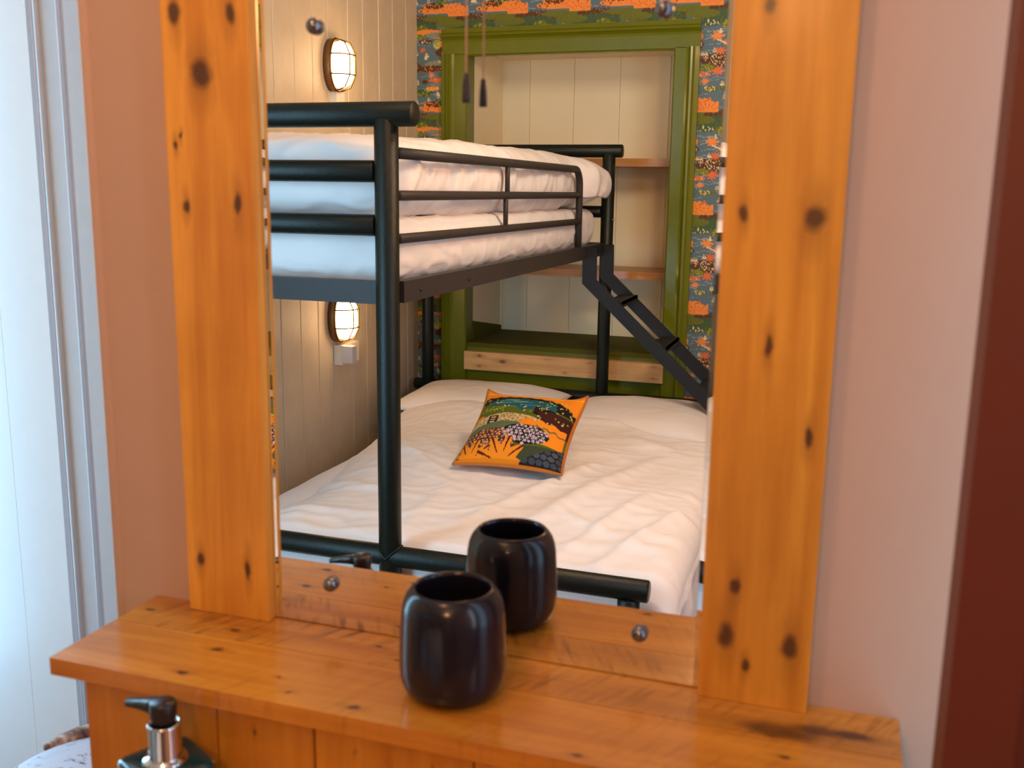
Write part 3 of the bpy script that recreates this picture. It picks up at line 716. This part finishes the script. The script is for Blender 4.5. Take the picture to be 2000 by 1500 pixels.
def cushion():
    n_ = 170; V, F, C = [], [], []
    org = Vector((-0.812, -1.875, -0.372)); ex = Vector((0.352, 0.012, 0.006)); ey = Vector((-0.018, -0.365, 0.150))   # foot edge -> head edge
    nrm = ex.cross(-ey).normalized();  nrm = nrm if nrm.z > 0 else -nrm
    for sg in (1, -1):
        for j in range(n_ + 1):
            for i in range(n_ + 1):
                u = -1 + 2 * i / n_; v = -1 + 2 * j / n_
                ed = max(0, (1 - abs(u) ** 2.6) * (1 - abs(v) ** 2.6)); h = 0.058 * ed ** 0.62
                uu = u * (1 - 0.075 * (1 - v * v)); vv = v * (1 - 0.075 * (1 - u * u))
                p = org + ex * (uu / 2) + ey * ((vv + 1) / 2) + nrm * (h * (1 if sg > 0 else -0.8) + 0.004 * nz(u, v, sg, 2) * ed)
                p.z += 0.016 * (abs(u) ** 6) * (v > 0) * abs(v) ** 4
                V.append((p.x, p.y, p.z + ZO)); 
                C.append(ci[min(CN - 1, int((1 - v) / 2 * CN)), min(CN - 1, int((u + 1) / 2 * CN))])
        b0 = 0 if sg > 0 else (n_ + 1) ** 2
        for j in range(n_):
            for i in range(n_):
                a = b0 + j * (n_ + 1) + i; q = (a, a + 1, a + n_ + 2, a + n_ + 1); F.append(q if sg < 0 else q[::-1])
    me = bpy.data.meshes.new('cushion'); me.from_pydata(V, [], F)
    at = me.color_attributes.new('print', 'FLOAT_COLOR', 'POINT'); at.data.foreach_set('color', np.concatenate([np.array(C), np.ones((len(C), 1))], 1).ravel())
    o = link('cushion', me, vcol_mat('printed_cotton', 0.8, 0.3), None, True)
    # piped seam
    pts = []
    for k in range(160):
        t = k / 160 * 4; s_ = int(t); f_ = (t - s_) * 2 - 1
        u, v = ((f_, -1), (1, f_), (-f_, 1), (-1, -f_))[s_]
        uu = u * (1 - 0.075 * (1 - v * v)); vv = v * (1 - 0.075 * (1 - u * u))
        p = org + ex * (uu / 2) + ey * ((vv + 1) / 2); p.z += 0.016 * (abs(u) ** 6) * (v > 0) * abs(v) ** 4
        pts.append(p)
    bm = bmesh.new(); tube_bm(bm, pts + [pts[0]], 0.0042, 8, False)
    finish(bm, 'piping', plain('rust_piping', (0.42, 0.13, 0.02), 0.7), o, True)
    return o
o = cushion(); tag(o, 'square cushion printed with orange, teal and black landscape on the white duvet', 'cushion')

# ---- bulkhead wall lights
cage_m = plain('bronze_wire', (0.16, 0.09, 0.04), 0.35, metal=0.9)
def bulkhead(label, y, z):
    t = thing('bulkhead_light', label, 'wall light', (-1.737, y, z), 'oval bulkhead lights on the boarded wall')
    hw, hh = 0.060, 0.092
    def oval(r, k=40): return [(y + (hw + r) * math.copysign(abs(math.cos(a)) ** 0.94, math.cos(a)), z + (hh + r) * math.copysign(abs(math.sin(a)) ** 0.94, math.sin(a))) for a in [2 * math.pi * i / k for i in range(k)]]
    def shell(name, mat, prof, smooth=True):
        bm = bmesh.new(); rings = [[bm.verts.new((x, a, b_)) for a, b_ in oval(r)] for x, r in prof]
        for i in range(len(rings) - 1):
            for k in range(40): bm.faces.new([rings[i][k], rings[i][(k + 1) % 40], rings[i + 1][(k + 1) % 40], rings[i + 1][k]])
        bm.faces.new(rings[0]); bm.faces.new(rings[-1][::-1]); return finish(bm, name, mat, t, smooth)
    shell('body', M['lampbody'], [(-1.737, 0.002), (-1.712, 0.003), (-1.708, 0.0), (-1.706, -0.006)])
    shell('glass', M['bulb'], [(-1.708, -0.009), (-1.690, -0.010), (-1.668, -0.018), (-1.656, -0.032), (-1.652, -0.046)])
    cg = tube('cage', cage_m, [(-1.706, a, b_) for a, b_ in oval(0.0)] + [(-1.706, *oval(0.0)[0])], 0.0027, t, 8)
    for yo in (-0.022, 0.022):
        tube('cage_wire', cage_m, [(-1.706, y + yo, z - hh), (-1.668, y + yo, z - hh * 0.86), (-1.648, y + yo, z - hh * 0.4), (-1.647, y + yo, z + hh * 0.4), (-1.668, y + yo, z + hh * 0.86), (-1.706, y + yo, z + hh)], 0.0027, cg, 8)
    for zo in (-0.035, 0.035):
        tube('cage_wire', cage_m, [(-1.706, y - hw, z + zo), (-1.672, y - hw * 0.8, z + zo), (-1.649, y - hw * 0.3, z + zo), (-1.649, y + hw * 0.3, z + zo), (-1.672, y + hw * 0.8, z + zo), (-1.706, y + hw, z + zo)], 0.0027, cg, 8)
    return t
bulkhead('lit oval caged bulkhead light above the upper bunk', -2.525, 0.900)
bulkhead('lit oval caged bulkhead light between the bunks, under the upper bed frame', -2.520, -0.033)
o = box('switch_box', M['socket'], -1.737, -1.712, -2.580, -2.520, 0.745, 0.808, bevel=0.004)
tag(o, 'small white switch box fixed just under the upper bulkhead light', 'switch')
sk = box('wall_socket', M['socket'], -1.737, -1.700, -2.640, -2.505, -0.215, -0.138, bevel=0.004)
tag(sk, 'white double wall socket under the lower bulkhead light', 'socket')
for zz in (-0.165, -0.185): box('socket_hole', M['plastic'], -1.7005, -1.6995, -2.600, -2.592, zz - 0.004, zz + 0.004, sk)
box('switch', M['socket'], -1.701, -1.695, -2.580, -2.565, -0.160, -0.145, sk, bevel=0.002)
o = box('plug_adaptor', plain('pale_grey_plastic', (0.60, 0.58, 0.60), 0.4), -1.700, -1.655, -2.535, -2.500, -0.205, -0.140, bevel=0.005)
tag(o, 'pale grey plug pushed into the white wall socket', 'plug')

# ================================================================= MIRROR, SHELF AND WHAT STANDS ON IT
mr = thing('mirror', 'tall wall mirror framed by wide knotty pine boards, standing on the wooden shelf', 'mirror', (-0.207, 0.0, 0.0))
kl = [(-0.519, -0.014, 0.625, 0.007), (-0.455, -0.014, 0.622, 0.0065), (-0.491, -0.014, 0.567, 0.0125, 0.85), (-0.516, -0.014, 0.438, 0.0042), (-0.455, -0.014, 0.441, 0.0048, 0.4), (-0.519, -0.014, 0.060, 0.0055), (-0.459, -0.014, 0.056, 0.0042, 0.35), (-0.524, -0.014, 0.498, 0.003), (-0.517, -0.014, 0.507, 0.0022)]
kr = [(0.051, -0.014, 0.609, 0.0050), (0.040, -0.014, 0.443, 0.0045), (0.097, -0.014, 0.440, 0.0095, 0.8), (0.066, -0.014, 0.332, 0.004, 0.4), (0.105, -0.014, 0.255, 0.004, 0.4), (0.050, -0.014, 0.112, 0.0055), (0.045, -0.014, 0.064, 0.0085, 0.6), (0.101, -0.014, 0.062, 0.0075, 0.6), (0.063, -0.014, 0.037, 0.004)]
pl = pine('left_board_pine', 'z', (0.82, 0.385, 0.050), (0.54, 0.190, 0.016), kl, seed=1, rough=0.42, coat=0.06)
pr = pine('right_board_pine', 'z', (0.76, 0.33, 0.034), (0.50, 0.165, 0.010), kr, seed=2.3, rough=0.42, coat=0.06)
box('side_board', pl, -0.535, -0.4355, -0.014, 0.0045, 0.0005, 0.84, mr, bevel=0.0012)
box('side_board', pr, 0.022, 0.1195, -0.014, 0.0045, 0.0005, 0.84, mr, bevel=0.0012)
box('top_board', pl, -0.4355, 0.022, -0.014, 0.0045, 0.745, 0.84, mr, bevel=0.0012)
box('glass', M['mirror'], -0.4305, 0.0159, 0.0, 0.0042, 0.0015, 0.745, mr)
# ground bevels along the long edges: facets leaning towards the middle
def facet(x0, x1, d):
    bm = bmesh.new(); y1 = -abs(x1 - x0) * math.tan(math.radians(11.0))
    a, c2 = ((x0, y1), (x1, 0.0)) if d > 0 else ((x0, 0.0), (x1, y1))
    vs = [bm.verts.new((a[0], a[1], 0.0015)), bm.verts.new((c2[0], c2[1], 0.0015)), bm.verts.new((c2[0], c2[1], 0.745)), bm.verts.new((a[0], a[1], 0.745))]
    vb = [bm.verts.new((v.co.x, 0.0042, v.co.z)) for v in vs]
    bm.faces.new(vs); bm.faces.new(vb[::-1])
    for i in range(4): bm.faces.new([vs[i], vb[i], vb[(i + 1) % 4], vs[(i + 1) % 4]])
    finish(bm, 'bevelled_edge', M['mirror'], mr)
facet(-0.4350, -0.4306, 1); facet(0.0160, 0.0218, -1)
for (x, z) in ((-0.3665, 0.0485), (-0.0365, 0.0465), (-0.371, 0.609), (-0.0375, 0.6105)):
    bm = bmesh.new(); prof = [(0.0078, 0.0), (0.0078, 0.003), (0.0070, 0.0060), (0.0052, 0.0085), (0.0026, 0.0100), (0.0005, 0.0104)]
    rings = [[bm.verts.new((x + r * math.cos(2 * math.pi * k / 24), -0.0001 - dd, z + r * math.sin(2 * math.pi * k / 24))) for k in range(24)] for r, dd in prof]
    for i in range(len(rings) - 1):
        for k in range(24): bm.faces.new([rings[i][k], rings[i][(k + 1) % 24], rings[i + 1][(k + 1) % 24], rings[i + 1][k]])
    bm.faces.new(rings[0]); bm.faces.new(rings[-1]); finish(bm, 'screw_cap', M['dark_chrome'], mr, True)

ks = [(-0.449, -0.087, 0, 0.0041), (-0.457, -0.043, 0, 0.0037), (-0.574, -0.031, 0, 0.0034), (-0.452, -0.140, 0, 0.0041), (-0.335, -0.139, 0, 0.0027), (-0.267, -0.143, 0, 0.0037), (0.098, -0.052, 0, 0.0126, 0.35), (0.130, -0.040, 0, 0.0090, 0.4), (0.105, -0.092, 0, 0.0034), (-0.057, -0.150, 0, 0.0031), (-0.268, -0.046, 0, 0.0019), (-0.30, -0.025, 0, 0.0027), (-0.36, -0.118, 0, 0.0020), (0.16, -0.038, 0, 0.0072, 0.4)]
p1 = pine('shelf_front_pine', 'x', (0.64, 0.265, 0.030), (0.42, 0.135, 0.011), ks, rough=0.22, seed=5, coat=0.55, saw=0.22)
p2 = pine('shelf_rear_pine', 'x', (0.66, 0.285, 0.038), (0.40, 0.135, 0.013), ks, rough=0.24, seed=6.5, coat=0.5, gscale=0.8, saw=0.7)
sh = thing('shelf', 'varnished two-plank pine shelf under the mirror', 'shelf', (-0.2, -0.08, -0.018))
prism_z('plank', p1, [(-0.5928, -0.1597), (0.1984, -0.1597), (0.1984, -0.0640), (-0.5928, -0.0640)], -0.018, 0.0, sh, bevel=0.0013)
prism_z('plank', p2, [(-0.5928, -0.0630), (0.1984, -0.0630), (0.1984, 0.0040), (-0.5928, 0.0040)], -0.018, 0.0, sh, bevel=0.0013)

pn = thing('boxed_panel', 'upright pine boards boxing in the wall under the shelf', 'panelling', (-0.2, -0.143, -0.175))
edges = [-0.565, -0.411, -0.308, -0.229, -0.150, -0.060, 0.030, 0.110, 0.192]
for i in range(len(edges) - 1):
    pmi = pine('upright_pine_%d' % i, 'z', (0.64, 0.27, 0.028), (0.48, 0.165, 0.012), [(edges[i] + 0.04, -0.143, -0.045, 0.0022)], seed=7 + i * 1.7, rough=0.3)
    sb = 0.0 if i != 2 else 0.003
    box('board', pmi, edges[i] + 0.0008, edges[i + 1] - 0.0008, -0.145 + sb, -0.128, -0.170, -0.019, pn, bevel=0.0012)
box('end_board', pine('upright_pine_end', 'z', (0.64, 0.27, 0.028), (0.48, 0.165, 0.012), seed=31), -0.567, -0.548, -0.127, 0.003, -0.170, -0.019, pn, bevel=0.0012)
tube('brass_screw', M['brass'], [(-0.418, -0.146, -0.084), (-0.418, -0.1485, -0.084)], 0.0035, pn, 16)
wt = thing('washstand', 'pine washstand below the shelf, holding the soap bottle', 'washstand', (-0.2, -0.3, BOT))
pw = pine('washstand_pine', 'x', (0.60, 0.22, 0.03), (0.40, 0.12, 0.01), seed=12)
box('worktop', pw, -0.60, 0.195, -0.50, 0.003, -0.200, -0.1705, wt, bevel=0.002)
box('cabinet', pw, -0.58, 0.175, -0.47, 0.003, BOT + 0.001, -0.2005, wt, bevel=0.002)
for (a, c2) in ((-0.565, -0.205), (-0.195, 0.160)):
    dd = box('door', pw, a, c2, -0.486, -0.4705, BOT + 0.06, -0.215, wt, bevel=0.002)
    bm = bmesh.new(); tube_bm(bm, [((c2 - 0.03) if a < -0.3 else a + 0.03, -0.487, -0.3), ((c2 - 0.03) if a < -0.3 else a + 0.03, -0.505, -0.3)], 0.01, 14); finish(bm, 'knob', M['brass'], dd, True)

# vase
VX, VY = -0.1945, -0.0840
vs = thing('vase', 'glossy blue-black ceramic tumbler vase on the shelf in front of the mirror', 'vase', (VX, VY, 0))
H_ = 0.104
lathe('body', M['ceramic'], [(0.030, 0.0), (0.0365, 0.0008), (0.0420, 0.0045), (0.0462, 0.0100), (0.0488, 0.0180), (0.0496, 0.0280), (0.0494, 0.0450), (0.0486, 0.0640), (0.0476, 0.0800), (0.0462, 0.0885), (0.0436, 0.0950), (0.0400, 0.1000), (0.0372, 0.1028), (0.0358, 0.1032), (0.0346, 0.1022), (0.0340, 0.0980), (0.0345, 0.0900), (0.0385, 0.080), (0.0420, 0.050), (0.0410, 0.012), (0.030, 0.008), (0.001, 0.008)], (VX, VY, 0.0005), vs, 72)

# soap bottle
SX, SY = -0.4315, -0.1955
sp = thing('soap_dispenser', 'dark teal glass soap bottle with chrome collar and black pump', 'soap dispenser', (SX, SY, -0.17))
bm = bmesh.new(); ang = math.radians(-28); prof = [(0.029, -0.1695), (0.0345, -0.166), (0.0345, -0.060), (0.0335, -0.0575), (0.030, -0.0563), (0.019, -0.0555)]
rings = []
for (r, z) in prof:
    ring = []
    for k in range(48):
        a = 2 * math.pi * k / 48; e_ = 0.30 if r > 0.02 else 0.9
        ex_ = math.copysign(abs(math.cos(a)) ** e_, math.cos(a)) * r; ey_ = math.copysign(abs(math.sin(a)) ** e_, math.sin(a)) * r
        ring.append(bm.verts.new((SX + ex_ * math.cos(ang) - ey_ * math.sin(ang), SY + ex_ * math.sin(ang) + ey_ * math.cos(ang), z)))
    rings.append(ring)
for i in range(len(rings) - 1):
    for k in range(48): bm.faces.new([rings[i][k], rings[i][(k + 1) % 48], rings[i + 1][(k + 1) % 48], rings[i + 1][k]])
bm.faces.new(rings[0][::-1]); bm.faces.new(rings[-1]); finish(bm, 'bottle', M['glass'], sp, True)
lathe('collar', M['chrome'], [(0.0195, -0.0560), (0.0205, -0.0545), (0.0190, -0.0525), (0.0150, -0.0515), (0.0146, -0.050), (0.0146, -0.0205), (0.0143, -0.0188), (0.0128, -0.0185), (0.0122, -0.0215), (0.001, -0.0220)], (SX, SY, 0), sp, 40)
pu = lathe('pump', M['plastic'], [(0.0112, -0.0218), (0.0112, -0.0120), (0.0118, -0.0095), (0.0120, 0.0000), (0.0108, 0.0020), (0.001, 0.0026)], (SX, SY, 0), sp, 32)
bm = bmesh.new(); d_ = Vector((-0.985, 0.10, -0.10)).normalized()
sd = Vector((0.0, 1, 0)); L_ = [(0.004, 0.0100, -0.0075, 0.0018), (0.016, 0.0070, -0.0070, 0.0012), (0.028, 0.0050, -0.0068, -0.0004), (0.0430, 0.0040, -0.0072, -0.0018)]
rings = []
for (t, hw_, z0, z1) in L_:
    c_ = Vector((SX, SY, 0)) + d_ * t; z0 += d_.z * t; z1 += d_.z * t; rings.append([bm.verts.new((c_.x, c_.y - hw_, z0)), bm.verts.new((c_.x, c_.y + hw_, z0)), bm.verts.new((c_.x, c_.y + hw_, z1)), bm.verts.new((c_.x, c_.y - hw_, z1))])
for i in range(3):
    for k in range(4): bm.faces.new([rings[i][k], rings[i][(k + 1) % 4], rings[i + 1][(k + 1) % 4], rings[i + 1][k]])
bm.faces.new(rings[0][::-1]); bm.faces.new(rings[-1]); finish(bm, 'spout', M['plastic'], pu, True, bevel=0.0012)

# pull cord hanging just in front of the glass, from a small light above the frame
pc = thing('pull_cord', 'thin beige light pull cord with small black bell-shaped toggle in front of the mirror', 'pull cord', (-0.2085, -0.022, 0.545))
tube('cord', M['cord'], [(-0.2085, -0.022, 0.560), (-0.2085, -0.022, 0.905)], 0.0008, pc, 8)
lathe('toggle', M['plastic'], [(0.0036, 0.535), (0.0038, 0.537), (0.0033, 0.550), (0.0024, 0.559), (0.0010, 0.5605)], (-0.2085, -0.022, 0), pc, 20)
ml = thing('mirror_light', 'white strip light above the mirror frame', 'wall light', (-0.2085, 0.0, 0.905))
box('housing', M['socket'], -0.38, -0.04, -0.028, 0.0045, 0.905, 0.930, ml, bevel=0.003)
tube('tube_cover', M['socket'], [(-0.37, -0.020, 0.944), (-0.05, -0.020, 0.944)], 0.014, ml, 20)

# whitewashed stool in the bay
st = thing('stool', 'round whitewashed stool with cracked top and brown streaked rim beside the washstand', 'stool', (-0.905, 0.215, BOT))
TZ = -0.452
lathe('seat', M['stool'], [(0.145, -0.09), (0.165, -0.07), (0.172, -0.03), (0.165, 0.0), (0.14, 0.018), (0.09, 0.030), (0.04, 0.034), (0.001, 0.035)], (-0.905, 0.215, TZ), st, 64)
bm = bmesh.new(); tube_bm(bm, [(-0.905 + 0.158 * math.cos(a), 0.215 + 0.158 * math.sin(a), TZ + 0.013) for a in [math.radians(68 + 10 * k) for k in range(10)]], [0.006, 0.014, 0.017, 0.018, 0.018, 0.018, 0.018, 0.017, 0.012, 0.005], 12)
finish(bm, 'bark_rim', M['bark'], st, True)
lathe('base', M['stool'], [(0.120, BOT + 0.001), (0.125, BOT + 0.01), (0.115, BOT + 0.2), (0.125, TZ - 0.085), (0.001, TZ - 0.085)], (-0.905, 0.215, 0), st, 48)
